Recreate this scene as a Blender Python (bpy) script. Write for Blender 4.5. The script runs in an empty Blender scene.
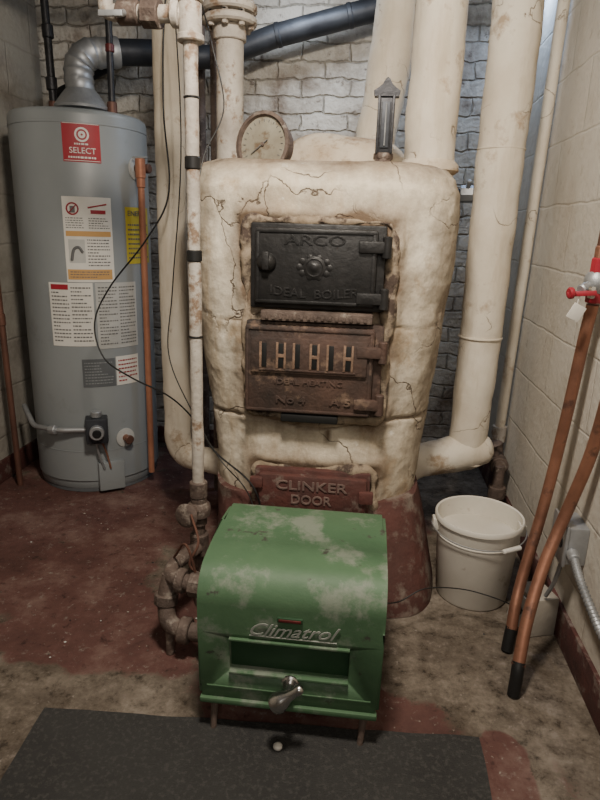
import bpy, bmesh, math, random
from mathutils import Vector, Matrix, noise, Euler
random.seed(4)
S=bpy.context.scene
COL=S.collection

# ---------------------------------------------------------------- materials
def nodes_of(name):
    m=bpy.data.materials.new(name); m.use_nodes=True
    nt=m.node_tree; b=nt.nodes['Principled BSDF']
    return m,nt,b
def ramp(nt,fac,stops):
    r=nt.nodes.new('ShaderNodeValToRGB')
    e=r.color_ramp.elements
    while len(e)<len(stops): e.new(0.5)
    for i,(p,c) in enumerate(stops):
        e[i].position=p; e[i].color=(c[0],c[1],c[2],1)
    nt.links.new(fac,r.inputs[0]); return r.outputs[0]
def mixc(nt,fac,a,b,mode='MIX'):
    m=nt.nodes.new('ShaderNodeMix'); m.data_type='RGBA'; m.blend_type=mode
    if isinstance(fac,float): m.inputs[0].default_value=fac
    else: nt.links.new(fac,m.inputs[0])
    for k,v in ((6,a),(7,b)):
        if isinstance(v,tuple): m.inputs[k].default_value=(v[0],v[1],v[2],1)
        else: nt.links.new(v,m.inputs[k])
    return m.outputs[2]
def math2(nt,op,a,b):
    n=nt.nodes.new('ShaderNodeMath'); n.operation=op
    for k,v in ((0,a),(1,b)):
        if isinstance(v,(int,float)): n.inputs[k].default_value=v
        else: nt.links.new(v,n.inputs[k])
    return n.outputs[0]
def tex(nt,kind,vec,scale,**kw):
    n=nt.nodes.new(kind); nt.links.new(vec,n.inputs['Vector']); n.inputs['Scale'].default_value=scale
    for k,v in kw.items():
        if k in n.inputs: n.inputs[k].default_value=v
        else: setattr(n,k,v)
    return n
def bump(nt,b,h,strength,dist=.01,prev=None):
    n=nt.nodes.new('ShaderNodeBump'); n.inputs['Strength'].default_value=abs(strength); n.inputs['Distance'].default_value=dist
    n.invert=strength<0
    nt.links.new(h,n.inputs['Height'])
    if prev is not None: nt.links.new(prev,n.inputs['Normal'])
    nt.links.new(n.outputs[0],b.inputs['Normal']); return n.outputs[0]
def mk(name,c1,c2=None,scale=6,rough=.6,metal=0,bs=.3,bscale=40,spot=None,sscale=14,sth=.6,spec=.4,stretch=None,cracks=None,cscale=6,cth=.008,dirt_shade=None,spot2=None,s2scale=40,s2th=.66,streak=None):
    m,nt,b=nodes_of(name)
    tc=nt.nodes.new('ShaderNodeTexCoord'); v=tc.outputs['Object']
    if stretch:
        mp=nt.nodes.new('ShaderNodeMapping'); mp.inputs['Scale'].default_value=stretch
        nt.links.new(v,mp.inputs[0]); v=mp.outputs[0]
    c2=c2 or tuple(x*.7 for x in c1)
    n=tex(nt,'ShaderNodeTexNoise',v,scale,Detail=8.0,Roughness=.6)
    c=ramp(nt,n.outputs['Fac'],[(.3,c2),(.65,c1)])
    if streak:
        mp=nt.nodes.new('ShaderNodeMapping'); mp.inputs['Scale'].default_value=(1,1,.16); nt.links.new(v,mp.inputs[0])
        s=tex(nt,'ShaderNodeTexNoise',mp.outputs[0],17,Detail=7.0,Roughness=.65)
        f=ramp(nt,s.outputs['Fac'],[(.52,(0,0,0)),(.72,(.8,.8,.8))]); c=mixc(nt,f,c,streak)
    if spot:
        s=tex(nt,'ShaderNodeTexNoise',v,sscale,Detail=10.0,Roughness=.68)
        f=ramp(nt,s.outputs['Fac'],[(sth-.05,(0,0,0)),(sth+.05,(1,1,1))])
        c=mixc(nt,f,c,spot)
    if spot2:
        s=tex(nt,'ShaderNodeTexNoise',v,s2scale,Detail=5.0,Roughness=.6)
        f=ramp(nt,s.outputs['Fac'],[(s2th-.02,(0,0,0)),(s2th+.02,(1,1,1))])
        c=mixc(nt,f,c,spot2)
    if dirt_shade:
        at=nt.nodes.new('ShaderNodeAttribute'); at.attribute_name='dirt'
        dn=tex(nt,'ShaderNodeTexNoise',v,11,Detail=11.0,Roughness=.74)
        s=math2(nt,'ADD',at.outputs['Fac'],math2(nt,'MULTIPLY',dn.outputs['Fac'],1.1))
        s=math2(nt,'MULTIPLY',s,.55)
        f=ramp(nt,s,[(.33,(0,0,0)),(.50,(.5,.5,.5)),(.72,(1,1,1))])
        c=mixc(nt,f,c,dirt_shade)
    f3=None
    if cracks:
        d=tex(nt,'ShaderNodeTexNoise',v,3.5,Detail=6.0)
        vv=nt.nodes.new('ShaderNodeVectorMath'); vv.operation='MULTIPLY_ADD'
        nt.links.new(d.outputs['Color'],vv.inputs[0]); vv.inputs[1].default_value=(.5,.5,.5); nt.links.new(v,vv.inputs[2])
        vo=tex(nt,'ShaderNodeTexVoronoi',vv.outputs[0],cscale,feature='DISTANCE_TO_EDGE')
        f=ramp(nt,vo.outputs['Distance'],[(.0,(1,1,1)),(cth,(0,0,0))])
        mk2=tex(nt,'ShaderNodeTexNoise',v,4.5,Detail=2.0)
        f2=ramp(nt,mk2.outputs['Fac'],[(.46,(0,0,0)),(.55,(1,1,1))])
        f3=mixc(nt,1.0,f,f2,'MULTIPLY')
        c=mixc(nt,f3,c,cracks)
    nt.links.new(c,b.inputs['Base Color'])
    b.inputs['Roughness'].default_value=rough; b.inputs['Metallic'].default_value=metal
    b.inputs['Specular IOR Level'].default_value=spec
    if bs:
        bn=tex(nt,'ShaderNodeTexNoise',v,bscale,Detail=8.0,Roughness=.6)
        p=bump(nt,b,bn.outputs['Fac'],bs,.01)
        if f3 is not None: bump(nt,b,f3,-.6,.005,p)
    return m

def wallmat(name,axes,bw,bh,c1,c2,mort,dirt_shade,msize=.012,bs=.6,off=.5,dth=(.42,.7),d2=None,warp=.02,nb=.35,rowwarp=7):
    m,nt,b=nodes_of(name)
    tc=nt.nodes.new('ShaderNodeTexCoord')
    sp=nt.nodes.new('ShaderNodeSeparateXYZ'); nt.links.new(tc.outputs['Object'],sp.inputs[0])
    cb=nt.nodes.new('ShaderNodeCombineXYZ')
    nt.links.new(sp.outputs[axes[0]],cb.inputs[0]); nt.links.new(sp.outputs[axes[1]],cb.inputs[1])
    w=tex(nt,'ShaderNodeTexNoise',tc.outputs['Object'],rowwarp,Detail=6.0)
    vv=nt.nodes.new('ShaderNodeVectorMath'); vv.operation='MULTIPLY_ADD'
    nt.links.new(w.outputs['Color'],vv.inputs[0]); vv.inputs[1].default_value=(warp,warp,0); nt.links.new(cb.outputs[0],vv.inputs[2])
    br=nt.nodes.new('ShaderNodeTexBrick'); nt.links.new(vv.outputs[0],br.inputs['Vector'])
    br.inputs['Scale'].default_value=1; br.inputs['Brick Width'].default_value=bw; br.inputs['Row Height'].default_value=bh
    br.inputs['Mortar Size'].default_value=msize; br.inputs['Mortar Smooth'].default_value=1.0; br.offset=off
    br.inputs['Color1'].default_value=(*c1,1); br.inputs['Color2'].default_value=(*c2,1); br.inputs['Mortar'].default_value=(*mort,1)
    n=tex(nt,'ShaderNodeTexNoise',tc.outputs['Object'],3.5,Detail=10.0,Roughness=.7)
    f=ramp(nt,n.outputs['Fac'],[(dth[0],(0,0,0)),(dth[1],(1,1,1))])
    c=mixc(nt,f,br.outputs['Color'],dirt_shade)
    if d2:
        n4=tex(nt,'ShaderNodeTexNoise',tc.outputs['Object'],16,Detail=9.0,Roughness=.72)
        f=ramp(nt,n4.outputs['Fac'],[(.57,(0,0,0)),(.67,(1,1,1))]); c=mixc(nt,f,c,d2)
    nt.links.new(c,b.inputs['Base Color']); b.inputs['Roughness'].default_value=.92; b.inputs['Specular IOR Level'].default_value=.15
    n2=tex(nt,'ShaderNodeTexNoise',tc.outputs['Object'],45,Detail=8.0)
    p=bump(nt,b,n2.outputs['Fac'],nb,.010)
    bump(nt,b,math2(nt,'SUBTRACT',1.0,br.outputs['Fac']),bs,.012,p)
    return m

M={}
M['jacket']=mk('plaster_jacket',(.75,.685,.56),(.61,.53,.40),3.0,.82,0,.5,30,spot=(.46,.36,.24),sscale=5,sth=.61,cracks=(.08,.055,.04),cscale=3.4,cth=.012,dirt_shade=(.15,.105,.07),spot2=(.83,.78,.68),s2scale=14,s2th=.67,streak=(.52,.42,.29),spec=.2)
M['jacket_d']=mk('plaster_dirty',(.42,.34,.25),(.16,.12,.08),12,.85,0,.9,26,spot=(.07,.05,.04),sscale=12,sth=.53,spec=.2)
M['hood']=mk('hood_plaster',(.66,.58,.46),(.44,.35,.25),6,.85,0,.8,26,spot=(.30,.21,.13),sscale=8,sth=.56,spec=.2)
M['wpipe']=mk('wrapped_pipe_paint',(.73,.67,.56),(.57,.49,.38),4,.7,0,.4,18,spot=(.42,.32,.22),sscale=8,sth=.62,cracks=(.25,.18,.12),cscale=3,cth=.006,streak=(.50,.42,.31),spec=.3)
M['gpipe']=mk('painted_iron_pipe',(.53,.49,.43),(.32,.28,.24),9,.6,0,.4,50,spot=(.22,.15,.10),sscale=18,sth=.57)
M['skirt']=mk('red_painted_base',(.115,.05,.042),(.07,.038,.033),6,.8,0,.7,24,spot=(.19,.15,.125),sscale=7,sth=.56,spec=.2)
M['redcast']=mk('red_painted_iron',(.11,.040,.033),(.06,.030,.026),14,.65,0,.4,50,spot=(.16,.12,.10),sscale=20,sth=.6)
M['redcastl']=mk('faded_red_lettering',(.19,.13,.11),(.12,.08,.07),14,.65,0,.3,50)
M['black']=mk('black_cast_iron',(.026,.025,.025),(.013,.013,.013),18,.42,.3,.22,55,spot=(.06,.04,.032),sscale=26,sth=.7,spec=.5)
M['rustdoor']=mk('rusty_cast_iron',(.095,.055,.042),(.034,.026,.023),8,.64,.1,.4,50,spot=(.18,.12,.085),sscale=13,sth=.59)
M['rustlight']=mk('tan_rust',(.24,.155,.105),(.13,.08,.055),30,.75,0,.4,80)
M['rust']=mk('rusty_iron_fitting',(.15,.11,.09),(.07,.05,.042),18,.7,.2,.5,70,spot=(.25,.21,.175),sscale=26,sth=.6)
M['green']=mk('green_enamel',(.080,.148,.078),(.054,.112,.057),5,.55,0,.12,45,spot=(.17,.20,.155),sscale=7,sth=.56,spec=.35,spot2=(.055,.06,.045),s2scale=20,s2th=.66)
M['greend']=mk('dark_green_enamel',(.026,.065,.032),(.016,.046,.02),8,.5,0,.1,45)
M['chrome']=mk('chrome',(.75,.74,.72),(.5,.49,.47),20,.25,1,.05,40)
M['letter']=mk('tarnished_chrome',(.40,.41,.37),(.24,.26,.23),30,.45,.3,.05,40)
M['steel']=mk('galvanised_steel',(.42,.43,.44),(.27,.28,.29),14,.48,.65,.1,50)
M['flue']=mk('dark_flue_steel',(.065,.07,.08),(.03,.032,.038),8,.5,.6,.15,30)
M['iron']=mk('black_iron_pipe',(.035,.035,.04),(.02,.02,.02),15,.45,.5,.2,60)
M['heater']=mk('grey_heater_enamel',(.245,.262,.268),(.21,.228,.235),2,.4,0,.03,20,spec=.5,spot=(.19,.2,.2),sscale=5,sth=.66)
M['heaterd']=mk('heater_dark_trim',(.12,.13,.14),(.08,.085,.09),6,.5,0,.1,40)
M['copper']=mk('copper',(.38,.18,.115),(.19,.09,.06),7,.45,.6,.1,50,spot=(.15,.08,.06),sscale=14,sth=.6)
M['copperd']=mk('brown_copper',(.17,.08,.055),(.09,.048,.038),8,.55,.4,.15,50)
M['coppero']=mk('bright_copper',(.50,.22,.13),(.34,.14,.08),8,.5,.35,.1,50)
M['bucket']=mk('bucket_plastic',(.66,.63,.56),(.56,.52,.45),5,.5,0,.05,30,spot=(.36,.30,.23),sscale=9,sth=.66)
M['bucketin']=mk('bucket_inside',(.42,.38,.31),(.3,.26,.2),5,.6,0,.05,30)
M['rubber']=mk('rubber_mat',(.070,.069,.067),(.050,.049,.048),3,.95,0,1.0,300,spot=(.09,.087,.082),sscale=90,sth=.56,spec=.1)
M['cable']=mk('black_cable',(.012,.012,.012),None,10,.5,0,0)
M['redplastic']=mk('red_plastic',(.36,.02,.035),(.2,.015,.025),10,.4,0,0)
M['badge']=mk('red_badge',(.13,.02,.02),(.07,.015,.015),10,.4,0,0)
M['white']=mk('white_paper',(.66,.64,.59),(.56,.54,.49),8,.7,0,0)
M['dirtywhite']=mk('worn_label',(.46,.46,.44),(.36,.36,.34),8,.7,0,0)
M['cardboard']=mk('cardboard_dusty',(.40,.36,.30),(.26,.23,.19),10,.8,0,.2,40)
M['redlabel']=mk('red_label',(.33,.02,.03),(.28,.015,.025),8,.5,0,0)
M['yellow']=mk('yellow_label',(.55,.45,.05),(.46,.37,.04),8,.6,0,0)
M['orange']=mk('orange_label',(.52,.30,.11),(.45,.26,.09),8,.6,0,0)
M['ink']=mk('ink_print',(.14,.14,.14),None,8,.7,0,0)
M['inkw']=mk('white_print',(.72,.70,.67),None,8,.6,0,0)
M['dial']=mk('gauge_dial',(.30,.28,.22),(.19,.165,.12),12,.5,0,.05,40,spot=(.14,.10,.065),sscale=20,sth=.6)
M['wood']=mk('old_joist',(.07,.05,.035),(.035,.025,.018),6,.85,0,.4,40,stretch=(1,8,8))
M['baseb']=mk('baseboard_red',(.10,.035,.03),(.055,.025,.022),8,.75,0,.4,40,spot=(.17,.13,.11),sscale=15,sth=.57)
M['ceil']=mk('ceiling_boards',(.06,.05,.04),(.03,.026,.022),4,.9,0,.3,30)
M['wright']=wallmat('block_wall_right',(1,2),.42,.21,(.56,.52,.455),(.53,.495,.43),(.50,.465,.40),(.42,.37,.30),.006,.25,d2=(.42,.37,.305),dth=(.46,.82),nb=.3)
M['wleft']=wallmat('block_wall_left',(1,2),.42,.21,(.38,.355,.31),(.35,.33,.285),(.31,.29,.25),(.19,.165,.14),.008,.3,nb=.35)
M['wback']=wallmat('brick_wall_back',(0,2),.22,.073,(.66,.625,.56),(.54,.505,.445),(.42,.39,.33),(.20,.155,.12),.007,.8,d2=(.13,.10,.08),dth=(.46,.68),warp=.05,nb=1.0,rowwarp=11)

# ---------------------------------------------------------------- mesh helpers
PARENT=None
def G(name,loc=(0,0,0)):
    global PARENT
    e=bpy.data.objects.new(name,None); e.empty_display_size=.05; COL.objects.link(e); PARENT=e
    return e
def finish(me,name,mat,smooth,parent):
    if smooth:
        me.polygons.foreach_set('use_smooth',[True]*len(me.polygons))
        try: me.set_sharp_from_angle(angle=math.radians(42))
        except Exception: pass
    o=bpy.data.objects.new(name,me); COL.objects.link(o)
    me.materials.append(M[mat] if isinstance(mat,str) else mat)
    if parent=='cur': parent=PARENT
    if parent: o.parent=parent
    return o
def mesh_obj(name,verts,faces,mat,smooth=True,parent='cur'):
    me=bpy.data.meshes.new(name); me.from_pydata([tuple(v) for v in verts],[],faces); me.update()
    bm=bmesh.new(); bm.from_mesh(me); bmesh.ops.recalc_face_normals(bm,faces=bm.faces); bm.to_mesh(me); bm.free()
    return finish(me,name,mat,smooth,parent)
def bm_obj(name,bm,mat,smooth=True,parent='cur'):
    me=bpy.data.meshes.new(name); bmesh.ops.recalc_face_normals(bm,faces=bm.faces); bm.to_mesh(me); bm.free()
    return finish(me,name,mat,smooth,parent)
def box(name,x0,x1,y0,y1,z0,z1,mat,bev=.003,rot=None,parent='cur'):
    bm=bmesh.new(); bmesh.ops.create_cube(bm,size=1)
    for v in bm.verts: v.co=Vector((v.co.x*(x1-x0),v.co.y*(y1-y0),v.co.z*(z1-z0)))
    if bev: bmesh.ops.bevel(bm,geom=list(bm.edges),offset=bev,segments=2,affect='EDGES',profile=.6)
    c=Vector(((x0+x1)/2,(y0+y1)/2,(z0+z1)/2))
    R=Euler([math.radians(a) for a in rot]).to_matrix() if rot else Matrix.Identity(3)
    for v in bm.verts: v.co=R@v.co+c
    return bm_obj(name,bm,mat,True,parent)
def fillet(pts,rad,seg=7):
    P=[Vector(p) for p in pts]; out=[P[0]]
    for i in range(1,len(P)-1):
        a,b,c=P[i-1],P[i],P[i+1]
        d1=(a-b); d2=(c-b); l=min(rad,d1.length*.49,d2.length*.49)
        p1=b+d1.normalized()*l; p2=b+d2.normalized()*l
        for k in range(seg+1):
            t=k/seg; out.append(p1*(1-t)**2+b*2*t*(1-t)+p2*t*t)
    out.append(P[-1]); return out
def catmull(pts,n=8):
    P=[Vector(p) for p in pts]; P=[P[0]*2-P[1]]+P+[P[-1]*2-P[-2]]; out=[]
    for i in range(1,len(P)-2):
        for k in range(n):
            t=k/n; a,b,c,d=P[i-1],P[i],P[i+1],P[i+2]
            out.append(.5*((2*b)+(c-a)*t+(2*a-5*b+4*c-d)*t*t+(3*b-a-3*c+d)*t**3))
    out.append(P[-2]); return out
def tube(name,pts,r,mat,seg=20,wob=0,parent='cur',sub=0):
    P=[Vector(p) for p in pts]
    rr=r if isinstance(r,(list,tuple)) else [r]*len(P)
    if sub:
        Q=[];R2=[]
        for i in range(len(P)-1):
            n=max(1,int((P[i+1]-P[i]).length/sub))
            for k in range(n):
                Q.append(P[i].lerp(P[i+1],k/n)); R2.append(rr[i]+(rr[i+1]-rr[i])*k/n)
        Q.append(P[-1]); R2.append(rr[-1]); P,rr=Q,R2
    V=[];F=[]
    t0=(P[1]-P[0]).normalized(); up=Vector((0,0,1)) if abs(t0.z)<.9 else Vector((0,1,0))
    n=(up-t0*up.dot(t0)).normalized()
    for i,p in enumerate(P):
        t=(P[min(i+1,len(P)-1)]-P[max(i-1,0)]).normalized()
        n=(n-t*n.dot(t)).normalized(); b=t.cross(n)
        for k in range(seg):
            a=2*math.pi*k/seg; d=n*math.cos(a)+b*math.sin(a)
            q=rr[i]
            if wob: q*=1+wob*noise.noise((p+d*rr[i])*9)+wob*.4*noise.noise((p+d*rr[i])*30)
            V.append(p+d*q)
    for i in range(len(P)-1):
        for k in range(seg):
            F.append((i*seg+k,i*seg+(k+1)%seg,(i+1)*seg+(k+1)%seg,(i+1)*seg+k))
    F.append(tuple(range(seg))[::-1]); F.append(tuple((len(P)-1)*seg+k for k in range(seg)))
    return mesh_obj(name,V,F,mat,True,parent)
def lathe(name,prof,loc,axis,mat,seg=32,parent='cur',oval=1):
    ax=Vector(axis).normalized(); q=Vector((0,0,1)).rotation_difference(ax); L=Vector(loc)
    V=[];F=[]
    for (r,z) in prof:
        for k in range(seg):
            a=2*math.pi*k/seg; V.append(q@Vector((r*math.cos(a),r*math.sin(a)*oval,z))+L)
    for i in range(len(prof)-1):
        for k in range(seg):
            F.append((i*seg+k,i*seg+(k+1)%seg,(i+1)*seg+(k+1)%seg,(i+1)*seg+k))
    F.append(tuple(range(seg))[::-1]); F.append(tuple((len(prof)-1)*seg+k for k in range(seg)))
    return mesh_obj(name,V,F,mat,True,parent)
def cyl(name,a,b,r,mat,seg=24,bev=.003,parent='cur'):
    a=Vector(a);b=Vector(b);h=(b-a).length; e=min(bev,r*.4,h*.4)
    return lathe(name,[(r-e,0),(r,e),(r,h-e),(r-e,h)],a,b-a,mat,seg,parent)
def hexn(name,a,b,r,mat,parent='cur'):
    return cyl(name,a,b,r,mat,6,.002,parent)
def textmesh(s,size,ext,width,shear,align='CENTER',bev=.25):
    cu=bpy.data.curves.new('t_c','FONT'); cu.body=s; cu.size=size; cu.extrude=ext; cu.align_x=align; cu.align_y='CENTER'; cu.shear=shear
    cu.bevel_depth=ext*bev; cu.resolution_u=3
    tmp=bpy.data.objects.new('t_t',cu); COL.objects.link(tmp); bpy.context.view_layer.update()
    dg=bpy.context.evaluated_depsgraph_get(); me=bpy.data.meshes.new_from_object(tmp.evaluated_get(dg))
    COL.objects.unlink(tmp); bpy.data.objects.remove(tmp)
    xs=[v.co.x for v in me.vertices]; w=max(xs)-min(xs); k=(width/w) if width else 1
    for v in me.vertices: v.co.x*=k
    me.materials.clear(); return me
def text(name,s,loc,size,mat,ext=.002,rotz=0,width=None,shear=0,rotx=90,roty=0,arch=0):
    me=textmesh(s,size,ext,width,shear)
    R=Euler((math.radians(rotx),0,math.radians(rotz))).to_matrix()
    for v in me.vertices:
        x,y=v.co.x,v.co.y
        v.co=R@Vector((x,y+roty*x-arch*x*x,v.co.z))+Vector(loc)
    me.materials.append(M[mat])
    o=bpy.data.objects.new(name,me); COL.objects.link(o)
    if PARENT: o.parent=PARENT
    return o
def cut(o,cutter):
    md=o.modifiers.new('b','BOOLEAN'); md.object=cutter; md.operation='DIFFERENCE'; md.solver='EXACT'
    bpy.context.view_layer.update()
    dg=bpy.context.evaluated_depsgraph_get(); me=bpy.data.meshes.new_from_object(o.evaluated_get(dg))
    o.modifiers.clear(); o.data=me; bpy.data.objects.remove(cutter)

# ---------------------------------------------------------------- room
XL,XR,YB,YF,ZC=-1.60,.63,3.0,-1.6,2.2
PARENT=None
box('wall_right',XR,XR+.15,YF-.15,YB+.15,0,ZC,'wright',0)
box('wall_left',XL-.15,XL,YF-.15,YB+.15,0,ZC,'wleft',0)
box('wall_back',XL,XR,YB,YB+.15,0,ZC,'wback',0)
box('wall_front',XL,XR,YF-.15,YF,0,ZC,'wleft',0)
box('ceiling',XL-.15,XR+.15,YF-.15,YB+.15,ZC,ZC+.1,'ceil',0)
box('baseboard_right',XR-.012,XR,YF,YB,0,.105,'baseb',.002)
box('baseboard_left',XL,XL+.012,YF,YB,0,.10,'baseb',.002)
box('baseboard_back',XL+.012,XR-.012,YB-.012,YB,0,.09,'baseb',.002)
G('ceiling_joists')
for i,y in enumerate((.3,.75,1.2,1.65,2.1,2.55,2.9)):
    box('joist_%d'%i,XL+.005,XR-.005,y-.022,y+.022,ZC-.06,ZC,'wood',.002)

def floormask(x,y):
    n=noise.noise(Vector((x*2.2,y*2.2,0)))*.5+noise.noise(Vector((x*6,y*6,3)))*.45+noise.noise(Vector((x*15,y*15,5)))*.25
    m=0
    m=max(m,.86-max(0,(x+.48))*5.0 - max(0,1.32-y)*7 - max(0,(y-2.7))*2 - .5*math.exp(-((x+.60)**2/.02+(y-1.72)**2/.10)))
    m=max(m,.88-((x+.08)/.42)**4-((y-1.22)/.12)**2)
    m=max(m,1.15-((x-.375)/.065)**2-(max(0,y-1.15)/.08)**2)
    m=max(m,.7-((x+1.1)/.35)**2-((y-1.2)/.2)**2)
    return max(0,min(1,m+n))
nx,ny=220,380
V=[];F=[];A=[]
for j in range(ny+1):
    for i in range(nx+1):
        x=XL-.1+(XR-XL+.2)*i/nx; y=YF-.1+(YB-YF+.2)*j/ny
        z=.0015*noise.noise(Vector((x*3,y*3,7)))-.0015
        V.append((x,y,z)); A.append(floormask(x,y))
for j in range(ny):
    for i in range(nx):
        a=j*(nx+1)+i; F.append((a,a+1,a+nx+2,a+nx+1))
m,nt,b=nodes_of('worn_painted_concrete')
tc=nt.nodes.new('ShaderNodeTexCoord'); v=tc.outputs['Object']
at=nt.nodes.new('ShaderNodeAttribute'); at.attribute_name='paint'
n1=tex(nt,'ShaderNodeTexNoise',v,12,Detail=13.0,Roughness=.8)
n2=tex(nt,'ShaderNodeTexNoise',v,3.2,Detail=10.0,Roughness=.72)
n3=tex(nt,'ShaderNodeTexNoise',v,60,Detail=5.0,Roughness=.65)
red=ramp(nt,n2.outputs['Fac'],[(.32,(.062,.030,.026)),(.5,(.105,.050,.042)),(.66,(.185,.12,.10))])
gry=ramp(nt,n2.outputs['Fac'],[(.32,(.085,.066,.052)),(.5,(.17,.14,.11)),(.66,(.28,.24,.195))])
gm=ramp(nt,n1.outputs['Fac'],[(.38,(.38,.35,.32)),(.60,(1,1,1))])
gry=mixc(nt,1.0,gry,gm,'MULTIPLY')
sc=math2(nt,'MULTIPLY',math2(nt,'ADD',at.outputs['Fac'],math2(nt,'MULTIPLY',n1.outputs['Fac'],1.3)),.5)
fm=ramp(nt,sc,[(.53,(0,0,0)),(.61,(1,1,1))])
c=mixc(nt,fm,gry,red)
n5=tex(nt,'ShaderNodeTexNoise',v,24,Detail=9.0,Roughness=.74)
ch=ramp(nt,n5.outputs['Fac'],[(.58,(0,0,0)),(.66,(.75,.75,.75))])
c=mixc(nt,ch,c,(.21,.175,.15))
sp=ramp(nt,n3.outputs['Fac'],[(.64,(0,0,0)),(.71,(1,1,1))])
c=mixc(nt,sp,c,(.25,.215,.185))
dk=ramp(nt,n5.outputs['Fac'],[(.32,(.40,.40,.40)),(.44,(1,1,1))])
c=mixc(nt,1.0,c,dk,'MULTIPLY')
nt.links.new(c,b.inputs['Base Color']); b.inputs['Roughness'].default_value=.75; b.inputs['Specular IOR Level'].default_value=.25
p=bump(nt,b,n1.outputs['Fac'],.4,.012); bump(nt,b,n3.outputs['Fac'],.3,.004,p)
M['floor']=m
fl=mesh_obj('floor',V,F,'floor',True,None)
at=fl.data.attributes.new('paint','FLOAT','POINT'); at.data.foreach_set('value',A)

# rubber mat
PARENT=None
pts=[(-.72,1.125),(.325,1.185),(.325,.15),(-.66,.15)]
N=40
def matpt(u,w):
    a=Vector(pts[0]).lerp(Vector(pts[1]),u); c=Vector(pts[3]).lerp(Vector(pts[2]),u)
    q=a.lerp(c,w); return Vector((q.x+.004*noise.noise(Vector((w*7,u*7,1))),q.y+.006*noise.noise(Vector((u*9,w,2))),0))
V=[];F=[]
for j in range(N+1):
    for i in range(N+1):
        q=matpt(i/N,j/N); q.z=.009+.001*noise.noise(q*6); V.append(q)
base=len(V)
ring=[i for i in range(N+1)]+[ (j)*(N+1)+N for j in range(1,N+1)]+[N*(N+1)+i for i in range(N-1,-1,-1)]+[j*(N+1) for j in range(N-1,0,-1)]
for j in range(N):
    for i in range(N):
        a=j*(N+1)+i; F.append((a,a+1,a+N+2,a+N+1))
for k in ring: q=Vector(V[k]); q.z=0.0; V.append(q)
for k in range(len(ring)):
    k2=(k+1)%len(ring); F.append((ring[k],ring[k2],base+k2,base+k))
mesh_obj('rubber_mat',V,F,'rubber')

# ---------------------------------------------------------------- boiler
def sring(cx,cy,hx,hy,n,z,seg):
    out=[]
    for k in range(seg):
        a=2*math.pi*k/seg; c,s=math.cos(a),math.sin(a)
        x=math.copysign(abs(c)**(2/n),c)*hx; y=math.copysign(abs(s)**(2/n),s)*hy
        out.append(Vector((cx+x,cy+y,z)))
    return out
DOORS=[(-.345,.06,.60,1.165),(-.32,.05,.28,.43)]
def doord(x,z):
    return min(math.hypot(max(a-x,0,x-b),max(c-z,0,z-d)) for a,b,c,d in DOORS)
def loftbody(name,rows,step,mat,n,amp,seg=128,parent='cur',dirt_shade=False):
    zs=[]
    for a,b in zip(rows,rows[1:]):
        k=max(1,int(math.hypot(b[0]-a[0],b[2]-a[2])/step))
        for i in range(k): zs.append([a[q]+(b[q]-a[q])*i/k for q in range(5)])
    zs.append(list(rows[-1]))
    V=[];F=[];D=[]
    for r in zs:
        for p in sring(r[1],r[3],r[2],r[4],n,r[0],seg):
            d=Vector((p.x-r[1],p.y-r[3],.0)); d=d.normalized() if d.length>1e-5 else Vector((0,0,1))
            w=amp*(noise.noise(p*2.6)+.28*noise.noise(p*8+Vector((3,1,5)))+.15*noise.noise(p*20)+.09*noise.noise(p*42))
            dd=0
            if dirt_shade:
                if p.y<1.95:
                    g=doord(p.x,p.z)
                    dd=.95*math.exp(-g/.050)*(1.0+.6*noise.noise(p*7))
                    w+=.008*math.exp(-((g-.022)/.018)**2)*(1+1.2*noise.noise(p*14))
                    zc=.575+.035*noise.noise(Vector((p.x*4,0,0)))
                    e=math.exp(-((p.z-zc)/.006)**2); w-=.010*e; dd=max(dd,.7*e)
                    zc=.875+.05*(abs(p.x+.14)-.2)+.02*noise.noise(Vector((p.x*9,4,0)))
                    if p.x>.05 or p.x<-.36:
                        e=math.exp(-((p.z-zc)/.005)**2)*math.exp(-g/.10); w-=.006*e; dd=max(dd,.8*e)
                    # vertical cracks between damper door and clinker door
                    if .43<p.z<.60:
                        xc=-.10+.03*noise.noise(Vector((p.z*14,2,0)))
                        e=math.exp(-((p.x-xc)/.004)**2); w-=.005*e; dd=max(dd,.8*e)
                dd=max(dd,.65*max(0,(p.z-1.26)/.08),.6*max(0,(.40-p.z)/.10),.55*max(0,(p.x-.10)/.14)*(1 if p.z<1.0 else .7))  # top and base grime; right flank term paints its shaded side darker
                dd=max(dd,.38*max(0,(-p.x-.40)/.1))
            q=p+d*w; q.z+=w*.7*(1 if r[0]>1.28 else 0)
            V.append(q); D.append(dd)
    for i in range(len(zs)-1):
        for k in range(seg):
            F.append((i*seg+k,i*seg+(k+1)%seg,(i+1)*seg+(k+1)%seg,(i+1)*seg+k))
    F.append(tuple(range(seg))[::-1]); F.append(tuple((len(zs)-1)*seg+k for k in range(seg)))
    o=mesh_obj(name,V,F,mat,True,parent)
    if dirt_shade:
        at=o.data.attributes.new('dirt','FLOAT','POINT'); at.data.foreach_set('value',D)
    return o
G('boiler')
rows=[(.29,-.14,.345,2.11,.37),(.5,-.145,.365,2.115,.372),(.65,-.15,.383,2.12,.375),(.85,-.153,.408,2.12,.378),(1.05,-.155,.422,2.12,.38),(1.2,-.155,.428,2.12,.38),
 (1.26,-.155,.424,2.12,.378),(1.295,-.155,.41,2.12,.368),(1.32,-.155,.385,2.12,.345),(1.335,-.155,.345,2.12,.31),(1.342,-.155,.25,2.12,.22),(1.345,-.155,.05,2.12,.05)]
loftbody('jacket',rows,.006,'jacket',3.6,.017,seg=400,dirt_shade=True)
rows=[(0,-.095,.375,2.11,.50),(.03,-.095,.373,2.11,.497),(.2,-.115,.358,2.11,.43),(.33,-.135,.345,2.11,.38)]
loftbody('base_skirt',rows,.03,'skirt',5,.012)
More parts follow.
